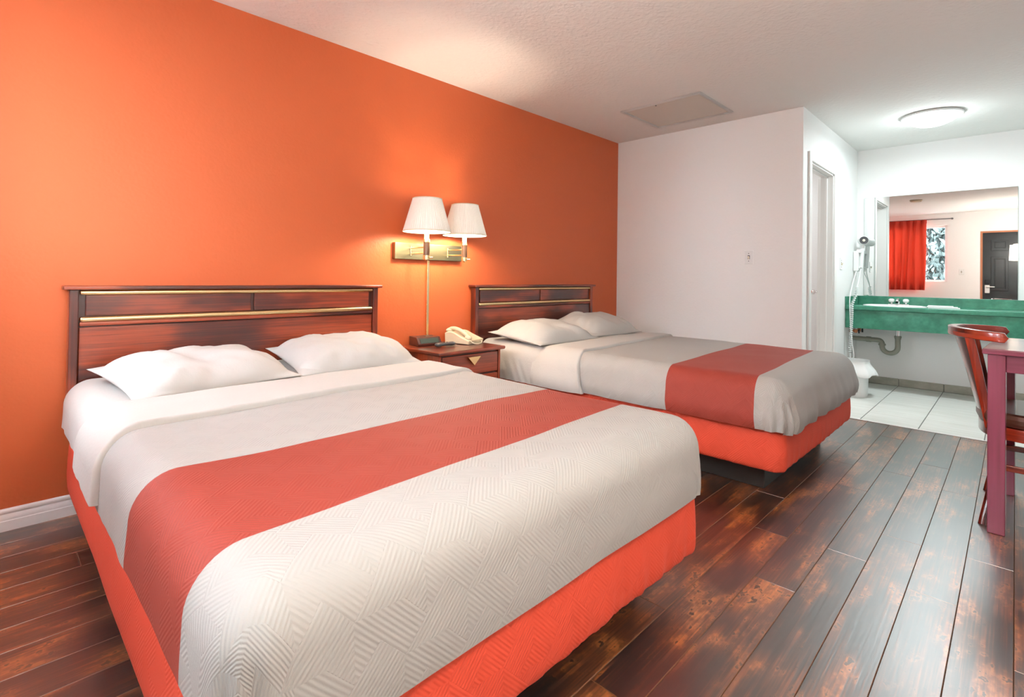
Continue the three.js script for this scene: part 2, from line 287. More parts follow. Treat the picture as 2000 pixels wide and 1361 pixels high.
// ---------------------------------------------------------------- bathroom doorway
{
  const c = new THREE.Group(); c.name = 'trim_2'; scene.add(c); structure(c, 'white casing and jamb around the bathroom doorway', 'trim');
  const w = 0.07;
  mesh('casing', rbox(W1, W1 + 0.016, 0, DTOP + w, DZ0 + w, DZ0, 0.004), M.trim, c);
  mesh('casing', rbox(W1, W1 + 0.016, 0, DTOP + w, DZ1, DZ1 - w, 0.004), M.trim, c);
  mesh('casing', rbox(W1, W1 + 0.0155, DTOP, DTOP + w - 0.001, DZ1, DZ0, 0.004), M.trim, c);
  mesh('jamb', box(W1 - 0.1, W1, 0, DTOP, DZ0 - 0.012, DZ0), M.trim, c);
  mesh('jamb', box(W1 - 0.1, W1, 0, DTOP, DZ1, DZ1 + 0.012), M.trim, c);
  mesh('jamb', box(W1 - 0.1, W1, DTOP - 0.012, DTOP, DZ1, DZ0), M.trim, c);
  mesh('stop', rbox(W1 - 0.06, W1 - 0.045, 0, DTOP - 0.012, DZ1 + 0.012, DZ1 + 0.024, 0.003), M.trim, c);
  mesh('stop', rbox(W1 - 0.06, W1 - 0.045, DTOP - 0.024, DTOP - 0.012, DZ1 + 0.024, DZ0 - 0.012, 0.003), M.trim, c);
  // leaf, swung open into the toilet room
  const d = new THREE.Group(); d.name = 'door_1'; scene.add(d); structure(d, 'white bathroom door standing open, latch on its edge', 'door');
  d.position.set(1.585, 0, -5.535); d.rotation.y = Math.atan2(-0.72, -0.17) + Math.PI;      // leaf lies along its local -x
  const ang = Math.atan2(-0.705, -0.161); d.rotation.y = -ang;
  mesh('leaf', rbox(0.005, 0.715, 0.008, DTOP - 0.016, -0.0175, 0.0175, 0.003), M.trim, d);
  mesh('latch_plate', box(0.714, 0.7165, 0.91, 0.97, -0.011, 0.011), M.chrome, d);
  mesh('latch_bolt', rbox(0.716, 0.727, 0.93, 0.95, -0.007, 0.007, 0.002), M.darkGrey, d);
  for (const s of [-1, 1]) { const k = lathe([[0, 0.062], [0.018, 0.06], [0.027, 0.048], [0.026, 0.034], [0.012, 0.022], [0.011, 0.008], [0.03, 0.006], [0.031, 0], [0, 0]], 24); k.rotateX(s * Math.PI / 2); k.translate(0.655, 0.94, s * 0.0175); mesh('knob', k, M.chrome, d); }
}

// ---------------------------------------------------------------- entrance door and window in the front wall
{
  const d = new THREE.Group(); d.name = 'door_2'; scene.add(d); structure(d, 'dark grey six panel entrance door with pale lever handle', 'door');
  const z = ZF + 0.045, cx = (FX0 + FX1) / 2;
  mesh('leaf', boxUV(rbox(FX0 + 0.03, FX1 - 0.03, 0.005, FTOP - 0.03, z, z + 0.045, 0.002), 1, 1, 'y'), M.frontDoor, d);
  for (const s of [-1, 1]) for (const [y0, y1] of [[0.2, 0.72], [0.92, 1.56], [1.68, 1.88]]) {
    const a = cx + s * 0.19, hw = 0.115;
    const sh = new THREE.Shape(); sh.moveTo(a - hw, y0); sh.lineTo(a + hw, y0); sh.lineTo(a + hw, y1); sh.lineTo(a - hw, y1); sh.lineTo(a - hw, y0);
    const ho = new THREE.Path(); const k = 0.035; ho.moveTo(a - hw + k, y0 + k); ho.lineTo(a - hw + k, y1 - k); ho.lineTo(a + hw - k, y1 - k); ho.lineTo(a + hw - k, y0 + k); ho.lineTo(a - hw + k, y0 + k); sh.holes.push(ho);
    const g = extrude(sh, 0.004, 0.004); g.translate(0, 0, z - 0.006); mesh('panel_moulding', g, M.frontDoor, d);
    mesh('panel', boxUV(rbox(a - hw + 0.05, a + hw - 0.05, y0 + 0.05, y1 - 0.05, z - 0.006, z + 0.01, 0.004), 1, 1, 'y'), M.frontDoor, d);
  }
  mesh('lever_plate', rbox(FX0 + 0.06, FX0 + 0.13, 0.87, 1.02, z - 0.016, z, 0.006), M.plastic, d);
  mesh('lever', tube([[FX0 + 0.095, 0.99, z - 0.015], [FX0 + 0.097, 0.99, z - 0.045], [FX0 + 0.12, 0.99, z - 0.052], [FX0 + 0.2, 0.988, z - 0.05]], 0.009, 24, 10), M.plastic, d);
  mesh('deadbolt', rbox(FX0 + 0.062, FX0 + 0.128, 1.05, 1.13, z - 0.02, z, 0.01), M.black, d);
  const t = new THREE.Group(); t.name = 'trim_3'; scene.add(t); structure(t, 'copper brown steel frame of the entrance door', 'trim');
  mesh('jamb', box(FX0, FX0 + 0.03, 0, FTOP, ZF - 0.006, ZF + TH), M.copperTrim, t);
  mesh('jamb', box(FX1 - 0.03, FX1, 0, FTOP, ZF - 0.006, ZF + TH), M.copperTrim, t);
  mesh('head', box(FX0 + 0.03, FX1 - 0.03, FTOP - 0.03, FTOP, ZF - 0.006, ZF + TH), M.copperTrim, t);

  const w = new THREE.Group(); w.name = 'window_1'; scene.add(w); structure(w, 'white framed window half covered by the red curtain', 'window');
  const f = 0.04, zz = ZF + 0.05;
  mesh('frame', rbox(WX0, WX0 + f, WY0, WY1, zz, zz + 0.05, 0.004), M.trim, w); mesh('frame', rbox(WX1 - f, WX1, WY0, WY1, zz, zz + 0.05, 0.004), M.trim, w);
  mesh('frame', rbox(WX0 + f, WX1 - f, WY0, WY0 + f, zz, zz + 0.05, 0.004), M.trim, w); mesh('frame', rbox(WX0 + f, WX1 - f, WY1 - f, WY1, zz, zz + 0.05, 0.004), M.trim, w);
  const xm = (WX0 + WX1) / 2; mesh('mullion', rbox(xm - 0.02, xm + 0.02, WY0 + f, WY1 - f, zz + 0.005, zz + 0.045, 0.004), M.trim, w);
  for (const [a, b] of [[WX0 + f, xm - 0.02], [xm + 0.02, WX1 - f]]) { const g = new THREE.PlaneGeometry(b - a, WY1 - WY0 - 2 * f); g.translate((a + b) / 2, (WY0 + WY1) / 2, zz + 0.025); mesh('pane', g, M.glass, w); }

  for (const [x0, x1, n, lab] of [[0.78, 1.62, 7, 'red pleated curtain drawn halfway across the window, seen in the mirror'], [0.14, 0.42, 4, 'gathered red curtain, unseen, added to shade the orange wall']]) {  // second panel is an unseen addition that keeps window light off the orange wall
    const c = thing('curtain', lab, 'curtain', [0, 0, ZF - 0.09], 0, 'red window curtains');
    const y0 = 0.9, y1 = 2.315;
    const wav = (u, v) => { const fl = 0.6 + 0.4 * v; return Math.sin(u * Math.PI * 2 * n + 0.6 * Math.sin(u * 9 + v * 2)) * 0.036 * fl + 0.007 * Math.sin(u * 40 + v * 3) * v; };
    mesh('cloth', gridGeo(220, 30, (u, v) => [mix(x0, x1 - 0.03 * v, u) + 0.01 * Math.sin(v * 3 + u * 12), mix(y1, y0, v), wav(u, v)]), M.curtain, c);
    mesh('heading', gridGeo(220, 3, (u, v) => [mix(x0, x1, u), mix(y1 + 0.002, y1 - 0.07, v), wav(u, 0.02) - 0.003]), M.curtain, c);
  }
  const r = thing('curtain_rod', 'thin grey curtain rod above the window', 'rod', [0, 0, 0]);
  mesh('pole', rod([0.12, 2.325, ZF - 0.03], [2.02, 2.325, ZF - 0.03], 0.008), M.darkGrey, r);
  for (const x of [0.14, 2.0]) mesh('bracket', rbox(x - 0.012, x + 0.012, 2.31, 2.34, ZF - 0.035, ZF, 0.003), M.darkGrey, r);
}
// trees and ground outside the window
{
  const g = mesh('ground', boxUV(box(-6, 9, -0.3, -0.1, ZF + TH + 0.01, 14), 1, 1, 'x'), M.asphalt); g.userData.kind = 'structure'; g.userData.label = 'grey pavement outside the window'; g.userData.category = 'ground';
  for (const [x, z, h, lab] of [[1.35, 4.8, 3.3, 'leafy tree outside the window, seen in the mirror']]) {
    const t = thing('tree', lab, 'tree', [x, -0.1, z]);
    mesh('trunk', cyl(0, 0, h * 0.7, 0, 0.13, 0.06, 12), M.bark, t);
    const P = [], I = [];
    for (let k = 0; k < 5200; k++) {
      const a = rr(0, 6.283), yy = rr(0.15, 1), rad = 1.15 * Math.sqrt(rnd()) * (1.1 - 0.75 * yy), c = [Math.cos(a) * rad, yy * h, Math.sin(a) * rad], s = rr(0.06, 0.13), q = new THREE.Euler(rr(-1, 1), rr(0, 6), rr(-1, 1));
      const b = P.length / 3; for (const v of [[-s * 0.4, 0, 0], [0, -s, 0], [s * 0.4, 0, 0.02], [0, s, 0]]) { const p = new THREE.Vector3(...v).applyEuler(q); P.push(c[0] + p.x, c[1] + p.y, c[2] + p.z); }
      I.push(b, b + 1, b + 2, b, b + 2, b + 3);
    }
    const lg = new THREE.BufferGeometry(); lg.setAttribute('position', new THREE.Float32BufferAttribute(P, 3)); lg.setIndex(I); lg.computeVertexNormals();
    mesh('foliage', lg, M.leaf, t).userData.kind = 'stuff';
  }
}

// ---------------------------------------------------------------- beds
function drape(o) {     // cloth over a rounded box; s runs from the head end, t across the bed
  const { x1, zc, half, top, R, sa, sb, hemN, hemF, hemFoot, lift = 0, shape, skew = () => 0, ramp = 0, lip = 0 } = o;
  const hw = half - R, sE = x1 - R, La = R * Math.PI / 2;
  const drop = (y) => La + Math.max(0, top - R - y);
  const ts = []; const dN = drop(hemN), dF = drop(hemF);
  for (let i = 0; i <= 16; i++) ts.push(hw + dN * (1 - i / 16)); for (let i = 1; i < 50; i++) ts.push(hw - 2 * hw * i / 50); for (let i = 0; i <= 16; i++) ts.push(-hw - dF * i / 16);
  const ss = []; const add = (a, b, n) => { for (let i = 0; i <= n; i++) { const s = mix(a, b, i / n); if (!ss.length || s > ss[ss.length - 1] + 1e-6) ss.push(s); } };
  const foot = sE + drop(hemFoot), sEnd = sb ?? foot;
  if (sa < sE) add(sa, Math.min(sEnd, sE), Math.ceil((Math.min(sEnd, sE) - sa) / 0.02)); if (sEnd > sE) add(Math.max(sa, sE), sEnd, Math.ceil((sEnd - Math.max(sa, sE)) / 0.014));
  if (lip) { const e = ss.pop(); for (const k of [0.02, 0.014, 0.009, 0.005, 0.002, 0]) ss.push(e - k); ss.sort((a, b) => a - b); }
  const P = [], U = [], I = [];
  for (const s0 of ss) for (const t of ts) {
    let s = s0 + (s0 < sE + 0.02 || sb ? skew(t, s0) : 0);
    const ds = Math.max(0, s - sE), dt = Math.max(0, Math.abs(t) - hw), d = Math.max(ds, dt);
    let oo, y;
    if (d < La) { const a = d / R; oo = R * Math.sin(a); y = top - R * (1 - Math.cos(a)); } else { oo = R; y = top - R - (d - La); }
    let ph = 0; if (dt > 0 && ds > 0) ph = ds >= dt ? Math.PI / 4 * dt / ds : Math.PI / 2 - Math.PI / 4 * ds / dt; else if (dt > 0) ph = Math.PI / 2;
    const bx = Math.min(s, sE), bt = clamp(t, -hw, hw), sg = Math.sign(t) || 1;
    let lf = ramp ? lift * sstep(sa, sa + ramp, s0) - 0.004 * (1 - sstep(sa, sa + ramp, s0)) : lift; if (lip && s0 > sb - lip) lf = lift * Math.sqrt(Math.max(0.0, 1 - ((s0 - (sb - lip)) / lip) ** 2)) + 0.0015;
    const w = shape ? shape(s, t, d, ph, ds, dt) : { out: 0, up: 0 };
    const side = clamp(d / La);
    oo += w.out + lf * side; y += w.up + lf * (1 - side);
    P.push(bx + oo * Math.cos(ph), y, zc + bt + sg * oo * Math.sin(ph)); U.push(s, t);
  }
  const m = ts.length;
  for (let i = 0; i + 1 < ss.length; i++) for (let j = 0; j + 1 < m; j++) { const a = i * m + j, b = a + 1, c = a + m, e = c + 1; I.push(a, b, c, b, e, c); }
  const g = new THREE.BufferGeometry(); g.setAttribute('position', new THREE.Float32BufferAttribute(P, 3)); g.setAttribute('uv', new THREE.Float32BufferAttribute(U, 2)); g.setIndex(I); g.computeVertexNormals(); return g;
}
function skirtBox(x0, x1, z0, z1, y0, y1, r, k) {          // fitted cover with gathers near its lower corners
  const cx = (x0 + x1) / 2, cz = (z0 + z1) / 2, hx = (x1 - x0) / 2 - r, hz = (z1 - z0) / 2 - r;
  const path = []; const arc = (px, pz, a0) => { for (let i = 0; i <= 8; i++) { const a = a0 + Math.PI / 2 * i / 8; path.push([px + r * Math.cos(a), pz + r * Math.sin(a), Math.cos(a), Math.sin(a)]); } };
  const line = (ax, az, bx, bz, nx, nz, n) => { for (let i = 1; i < n; i++) path.push([mix(ax, bx, i / n), mix(az, bz, i / n), nx, nz]); };
  arc(cx + hx, cz + hz, 0); line(cx + hx, cz + hz + r, cx - hx, cz + hz + r, 0, 1, 130); arc(cx - hx, cz + hz, Math.PI / 2); line(cx - hx - r, cz + hz, cx - hx - r, cz - hz, -1, 0, 10);
  arc(cx - hx, cz - hz, Math.PI); line(cx - hx, cz - hz - r, cx + hx, cz - hz - r, 0, -1, 130); arc(cx + hx, cz - hz, Math.PI * 1.5); line(cx + hx + r, cz - hz, cx + hx + r, cz + hz, 1, 0, 110);
  path.push(path[0]);
  const n = path.length - 1, rows = [[y1, -0.06], [y1, -0.02], [y1 - 0.006, -0.004], [y1 - 0.02, 0], [mix(y1, y0, 0.35), 0.004], [mix(y1, y0, 0.6), 0.006], [mix(y1, y0, 0.75), 0.005], [mix(y1, y0, 0.87), 0.003], [y0 + 0.012, 0], [y0 + 0.003, -0.006], [y0, -0.02], [y0, -0.08]];
  const q = [0]; for (let i = 1; i <= n; i++) q.push(q[i - 1] + Math.hypot(path[i][0] - path[i - 1][0], path[i][1] - path[i - 1][1]));
  return gridGeo(n, rows.length - 1, (u, v) => {
    const i = Math.round(u * n), j = Math.round(v * (rows.length - 1)), p = path[i], [y, o] = rows[j];
    const nearFoot = sstep(x1 - 0.75, x1 - 0.1, p[0]), low = sstep(0.45, 0.9, (y1 - y) / (y1 - y0));
    const wob = (0.0045 * n1(q[i] * 28, k) + 0.003 * n1(q[i] * 60, k + 3)) * nearFoot * low + 0.004 * n1(q[i] * 3, k + 1) * (j > 1 ? 1 : 0);
    return [p[0] + p[2] * (o + wob), y, p[1] + p[3] * (o + wob)];
  }, (u, v, P) => [q[Math.round(u * n)], P[1]]);
}
function pillowGeo(a, b, h, k, crease = 0) {                        // half length a along z, half depth b along x
  const N = 44;
  const side = (sgn) => gridGeo(N, N, (uu, vv) => {
    const u = -Math.cos(uu * Math.PI), v = -Math.cos(vv * Math.PI);
    const rho = Math.pow(Math.pow(Math.abs(u), 4) + Math.pow(Math.abs(v), 4), 0.25), f = 0.55 * Math.pow(Math.max(0, 1 - Math.pow(rho, 2.8)), 0.6) + 0.45 * Math.pow(Math.max(0, 1 - Math.pow(Math.abs(u), 3.6)), 0.6) * Math.pow(Math.max(0, 1 - Math.pow(Math.abs(v), 3.0)), 0.55);
    const z = a * u * (1 - 0.07 * (1 - v * v)), x = b * v * (1 - 0.09 * (1 - u * u));
    const edge = sstep(1, 0.4, Math.max(Math.abs(u), Math.abs(v)));
    let y = sgn > 0 ? h * f : -h * 0.35 * Math.pow(f, 0.7);
    if (sgn > 0) y += f * (0.014 * n2(u * 2.2 + 5, v * 2.2, k) + 0.009 * n2(u * 5 + v * 3, v * 4 - u * 2, k + 2)) + (1 - edge) * f * 0.022 * n1(Math.atan2(v, u) * 8, k + 4);
    if (crease && sgn > 0) y -= crease * f * Math.exp(-Math.pow((u - 0.1 + 0.25 * v) * 6, 2));
    return [x, y, z];
  }, (u, v) => [u * a * 2, v * b * 2]);
  const top = side(1), bot = side(-1), ix = bot.index.array; for (let i = 0; i < ix.length; i += 3) { const t = ix[i]; ix[i] = ix[i + 1]; ix[i + 1] = t; }
  const g = mergeVertices(mergeGeometries([top, bot].map((q) => { q.deleteAttribute('normal'); q.deleteAttribute('uv'); return q; })), 1e-5);
  const p = g.attributes.position, uv = new Float32Array(p.count * 2); for (let i = 0; i < p.count; i++) { uv[2 * i] = p.getX(i); uv[2 * i + 1] = p.getZ(i); }
  g.setAttribute('uv', new THREE.BufferAttribute(uv, 2)); g.computeVertexNormals(); return g;
}
function makeBed(B) {
  const { zc, half, k } = B, TOP = 0.582, R = 0.085, FOOT = 2.14;
  const bed = thing('bed', B.label, 'bed', [0, 0, 0], 0, 'double beds');
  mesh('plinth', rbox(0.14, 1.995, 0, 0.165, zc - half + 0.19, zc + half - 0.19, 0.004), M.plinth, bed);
  mesh('box_spring', skirtBox(0.075, FOOT - 0.012, zc - half + 0.01, zc + half - 0.01, B.y0, 0.352, 0.055, k), M.skirt, bed);
  mesh('mattress', boxUV(rbox(0.07, FOOT - 0.02, 0.35, TOP - 0.012, zc - half + 0.015, zc + half - 0.015, 0.075, 5), 1, 1, 'x'), M.sheet, bed);
  const dents = (s, t) => 0.004 * n2(s * 2.6, t * 2.6, k) + 0.0025 * n2(s * 7, t * 6, k + 1);
  const base = { x1: FOOT, zc, half, top: TOP, R };
  const spreadShape = (s, t, d, ph, ds, dt) => {
    const dr = sstep(0.06, 0.34, d);
    let out = 0;
    const corner = Math.exp(-Math.pow((ph - Math.PI / 4) / 0.6, 2)) * (ds > 0 && dt > 0 ? 1 : 0);
    if (ph > 1.5) out = dr * B.sideFold * (n1(s * 9, k + 5) * 0.7 + n1(s * 22, k + 6) * 0.3);
    else { const q = t + ph * 0.2; out = dr * B.footFold * ((0.4 - Math.abs(n1(q * B.footFreq + 2.5 * d, k + 7)) * 1.4) + n1(q * B.footFreq * 2.1, k + 8) * 0.35); }
    out += corner * dr * 0.012 * Math.sin(ph * 14 + k) + dr * B.bulge * (1 - sstep(0.55, 1, d / 0.36));
    return { out, up: dents(s, t) * (1 - dr) - (d < 0.02 ? 0 : 0) };
  };
  const sp = thing('bedspread', B.spreadLabel, 'bedspread', [0, 0, 0], 0, 'bedspreads');
  const hem = { hemN: B.hemN, hemF: 0.35, hemFoot: B.hemFoot };
  mesh('grey_cloth', drape({ ...base, ...hem, sa: B.fold - 0.1, sb: B.s1, lift: 0.006, shape: spreadShape, skew: (t, s) => B.skew(t) * sstep(B.fold, B.s1, s) }), M.spread, sp);
  mesh('red_band', drape({ ...base, ...hem, sa: B.s1, sb: B.s2, lift: 0.006, shape: spreadShape, skew: (t, s) => mix(B.skew(t), B.skew2(t), (s - B.s1) / (B.s2 - B.s1)) }), M.band, sp);
  mesh('grey_cloth', drape({ ...base, ...hem, sa: B.s2, lift: 0.006, shape: spreadShape, skew: (t, s) => B.skew2(t) * sstep(FOOT - R, B.s2, s) }), M.spread, sp);
  mesh('fitted_sheet', drape({ ...base, hemN: B.sheetHem - 0.01, hemF: 0.38, hemFoot: 0.3, sa: 0.075, sb: 0.74, lift: 0.006,
    shape: (s, t, d, ph) => { const dr = sstep(0.03, 0.28, d), q = s - 0.5 * (d - 0.1); return { out: dr * B.sheetFold * (0.55 + 0.8 * n1(q * 14, k + 9) + 0.5 * n1(q * 34, k + 10)), up: dents(s, t) * (1 - dr) }; } }), M.sheet, bed);
  const fold = mesh('top_sheet', drape({ ...base, hemN: B.sheetHem, hemF: 0.38, hemFoot: 0.3, sa: 0.6, sb: B.fold, lift: 0.024, ramp: 0.1, lip: 0.014, skew: (t, s) => B.foldSkew(t) * sstep(0.65, B.fold, s),
    shape: (s, t, d, ph, ds, dt) => { const dr = sstep(0.04, 0.28, d); const q = s - 0.4 * (d - 0.1); return { out: spreadShape(s, t, d, ph, ds, dt).out + dr * B.sheetFold * (0.55 + 0.6 * n1(q * 16, k + 9) + 0.4 * n1(q * 36, k + 10)), up: (dents(s, t) + 0.003 * n2(s * 9, t * 5, k + 12)) * (1 - dr) }; } }), M.sheet);
  tag(fold, B.sheetLabel, 'sheet', 'top sheets');
}
makeBed({ zc: -0.993, half: 0.752, k: 3, y0: 0.135, label: 'near bed on dark plinth with orange box spring cover, in the foreground', spreadLabel: 'pale grey bedspread with red band on the near foreground bed', sheetLabel: 'cream white sheet folded back across the near foreground bed',
  s1: 1.495, s2: 1.895, hemN: 0.39, hemFoot: 0.337, sheetHem: 0.41, fold: 1.02, sideFold: 0.006, footFold: 0.004, footFreq: 5, bulge: 0.012, sheetFold: 0.006,
  skew: (t) => -0.012 * t, skew2: (t) => 0.05 * t, foldSkew: (t) => 0.05 * t + 0.05 * sstep(0.6, 0.95, t) });
makeBed({ zc: -3.33, half: 0.72, k: 40, y0: 0.15, label: 'far bed on dark plinth with orange box spring cover, by the end wall', spreadLabel: 'pale grey bedspread with red band on the far bed', sheetLabel: 'white sheet folded back across the far bed',
  s1: 1.52, s2: 1.965, hemN: 0.352, hemFoot: 0.335, sheetHem: 0.345, fold: 0.93, sideFold: 0.016, footFold: 0.028, footFreq: 10, bulge: 0.05, sheetFold: 0.016,
  skew: (t) => 0.05 * t, skew2: (t) => 0.06 * t, foldSkew: (t) => 0.05 * t + 0.05 * sstep(0.6, 0.95, t) });
// pillows
function pillow(label, x, y, z, a, b, h, k, yaw, tiltZ, tiltX, crease) {
  const g = thing('pillow', label, 'pillow', [x, y, z], yaw, 'white bed pillows');
  const m = mesh('case', pillowGeo(a, b, h, k, crease), M.pillow, g); m.rotation.set(tiltX, 0, tiltZ);
}
pillow('white pillow on the near bed, left one with a sharp free corner', 0.385, 0.621, -0.66, 0.33, 0.265, 0.097, 21, 0.14, -0.10, 0, 0.012);
pillow('white pillow on the near bed beside the nightstand', 0.36, 0.624, -1.36, 0.33, 0.255, 0.105, 22, -0.06, -0.14, 0, 0.006);
pillow('white pillow on the far bed beside the telephone', 0.40, 0.624, -2.965, 0.36, 0.25, 0.105, 23, 0.02, -0.10, 0, 0.01);
pillow('white pillow on the far bed next to the end wall', 0.35, 0.629, -3.68, 0.35, 0.25, 0.125, 24, -0.03, -0.12, 0, 0.012);

// ---------------------------------------------------------------- headboards
function headboard(zc, label) {
  const g = thing('headboard', label, 'headboard', [0.001, 0, zc], 0, 'cherry headboards');
  const W = (geo, ou) => boxUV(geo, 1.6, 0.8, 'z', ou, rnd());
  for (const s of [-1, 1]) mesh('post', boxUV(rbox(0.012, 0.066, 0.4, 0.974, s * 0.745, s * 0.712, 0.004), 1.6, 0.8, 'y', rnd(), rnd()), M.cherry, g);
  mesh('top_ledge', W(rbox(0.002, 0.088, 0.974, 0.992, -0.765, 0.765, 0.006), rnd()), M.cherry, g);
  mesh('back_board', W(box(0.014, 0.042, 0.2, 0.974, -0.712, 0.712), rnd()), M.cherryDark, g);
  for (const [a, b] of [[-0.688, -0.008], [0.008, 0.688]]) mesh('upper_panel', W(rbox(0.04, 0.054, 0.86, 0.951, a, b, 0.004), rnd()), M.cherry, g);
  mesh('lower_panel', W(rbox(0.04, 0.054, 0.25, 0.812, -0.71, 0.71, 0.004), rnd()), M.cherry, g);
  for (const y of [0.962, 0.846]) {
    mesh('brass_rail', rbox(0.045, 0.068, y - 0.0115, y + 0.0115, -0.709, 0.709, 0.0105, 4), M.brass, g);
    if (y < 0.9) mesh('rail_lip', W(rbox(0.042, 0.062, 0.816, 0.8355, -0.709, 0.709, 0.006, 3), rnd()), M.cherry, g);
  }
}
headboard(-0.991, 'cherry wood headboard with two brass rails behind the near bed');
headboard(-3.305, 'cherry wood headboard with two brass rails behind the far bed');

// ---------------------------------------------------------------- nightstand and what stands on it
{
  const g = thing('nightstand', 'cherry nightstand with triangular brass drawer pull between the beds', 'nightstand', [0, 0, -2.195]);
  const W = (geo, gr = 'z') => boxUV(geo, 1.6, 0.8, gr, rnd(), rnd());
  const T = 0.592;
  mesh('top', W(rbox(0.018, 0.466, T - 0.022, T, -0.283, 0.283, 0.008, 3)), M.cherry, g);
  for (const s of [-1, 1]) mesh('side_panel', W(rbox(0.02, 0.437, 0, T - 0.022, s * 0.262, s * 0.242, 0.003), 'y'), M.cherry, g);
  mesh('back_panel', W(box(0.02, 0.03, 0.03, T - 0.022, -0.242, 0.242)), M.cherryDark, g);
  mesh('carcass', W(box(0.03, 0.418, 0.05, T - 0.022, -0.242, 0.242)), M.cherryDark, g);
  mesh('base_rail', W(rbox(0.03, 0.43, 0, 0.06, -0.242, 0.242, 0.003)), M.cherry, g);
  for (const [y0, y1] of [[0.428, 0.558], [0.262, 0.416], [0.075, 0.25]]) {
    const d = mesh('drawer', W(rbox(0.41, 0.438, y0, y1, -0.236, 0.236, 0.006, 3)), M.cherry, g);
    const s = new THREE.Shape(); s.moveTo(-0.052, 0); s.lineTo(0.052, 0); s.lineTo(0, -0.052); s.lineTo(-0.052, 0);
    const h = extrude(s, 0.008, 0.002); h.rotateY(Math.PI / 2); h.translate(0.449, y1 - 0.016, -0.01);
    mesh('pull', join([h, rod([0.436, y1 - 0.03, -0.01], [0.452, y1 - 0.03, -0.01], 0.008)]), M.brass, d);
  }
  const top = T + 0.001;
  const c = thing('clock_radio', 'low dark clock radio at the back corner of the nightstand', 'clock', [0.11, top, -2.075], -0.12);
  const prof = new THREE.Shape(); prof.moveTo(-0.06, 0); prof.lineTo(0.06, 0); prof.lineTo(0.064, 0.012); prof.lineTo(0.035, 0.05); prof.lineTo(-0.06, 0.052); prof.lineTo(-0.06, 0);
  const bg = extrude(prof, 0.17, 0.003); bg.translate(0, 0.003, -0.085); mesh('housing', bg, M.cherryDark, c);
  const face = rbox(-0.003, 0.002, -0.018, 0.018, -0.07, 0.07, 0.002); face.rotateZ(0.64); face.translate(0.0535, 0.034, 0); mesh('display', face, M.screen, c);
  for (let i = 0; i < 5; i++) mesh('button', rbox(-0.02, -0.005, 0.054, 0.059, -0.06 + i * 0.026, -0.043 + i * 0.026, 0.002), M.darkGrey, c);

  const t = thing('telephone', 'cream desk telephone with handset and keypad on the nightstand', 'telephone', [0.17, top, -2.355], 0.25);
  const tp = new THREE.Shape(); tp.moveTo(-0.085, 0.004); tp.lineTo(0.1, 0.004); tp.lineTo(0.104, 0.02); tp.quadraticCurveTo(0.04, 0.04, -0.02, 0.066); tp.quadraticCurveTo(-0.06, 0.078, -0.088, 0.062); tp.lineTo(-0.085, 0.004);
  const tg = extrude(tp, 0.17, 0.006); tg.translate(0, 0.003, -0.085); mesh('base', tg, M.cream, t);
  const kp = rbox(-0.04, 0.04, 0, 0.004, -0.062, 0.012, 0.002); const kpT = new THREE.Matrix4().makeRotationZ(-0.38); kp.applyMatrix4(kpT); kp.translate(0.035, 0.044, 0); const pad = mesh('keypad', kp, M.creamDark, t);
  for (let i = 0; i < 4; i++) for (let j = 0; j < 3; j++) { const b = rbox(-0.006, 0.006, 0.003, 0.008, -0.0075, 0.0075, 0.002, 1); b.translate(-0.028 + i * 0.018, 0, -0.047 + j * 0.022); b.applyMatrix4(kpT); b.translate(0.035, 0.044, 0); mesh('key', b, M.ivory, pad); }
  const sc = rbox(-0.02, 0.02, 0, 0.003, -0.05, 0.0, 0.002); sc.applyMatrix4(new THREE.Matrix4().makeRotationZ(-0.28)); sc.translate(-0.03, 0.075, 0); mesh('memo_window', sc, M.screen, t);
  const hs = [[-0.085, 0.085, 0.058], [-0.06, 0.098, 0.058], [-0.02, 0.1, 0.058], [0.03, 0.084, 0.058], [0.07, 0.06, 0.058], [0.092, 0.042, 0.058]];
  const hg = join([tube(hs, 0.0135, 30, 12), lathe([[0, -0.012], [0.024, -0.01], [0.026, 0.008], [0.014, 0.018], [0, 0.02]], 20).translate(-0.074, 0.082, 0.058), lathe([[0, -0.012], [0.024, -0.01], [0.026, 0.008], [0.014, 0.018], [0, 0.02]], 20).rotateZ(-0.4).translate(0.082, 0.042, 0.058)]);
  mesh('handset', hg, M.cream, t);
  mesh('cord', tube([[0.095, 0.03, 0.058], [0.125, 0.014, 0.07], [0.14, 0.006, 0.04], [0.135, 0.006, -0.02], [0.12, 0.012, -0.05], [0.1, 0.02, -0.06]], 0.004, 40, 8), M.ivory, t);

  const r = thing('remote_control', 'dark grey remote control lying in front of the telephone', 'remote', [0.25, top, -2.13], 0);
  const rg = gridGeo(28, 16, (u, v) => { const a = v * Math.PI * 2, z = mix(-0.082, 0.082, u), e = Math.pow(Math.max(0, 1 - Math.pow(Math.abs(2 * u - 1), 5)), 0.5), ww = 0.021 * (1 + 0.25 * Math.cos(u * 6.3)), hh = 0.0135 * (1 + 0.2 * Math.cos(u * 6.3)); return [Math.cos(a) * ww * e, 0.0155 + Math.sin(a) * hh * e, z]; });
  mesh('shell', rg, M.darkGrey, r);
  for (let i = 0; i < 4; i++) mesh('button', new THREE.SphereGeometry(0.005, 10, 6).scale(1, 0.5, 1).translate(0, 0.029 - 0.002 * Math.abs(i - 1.5), -0.04 + i * 0.024), M.black, r);
}

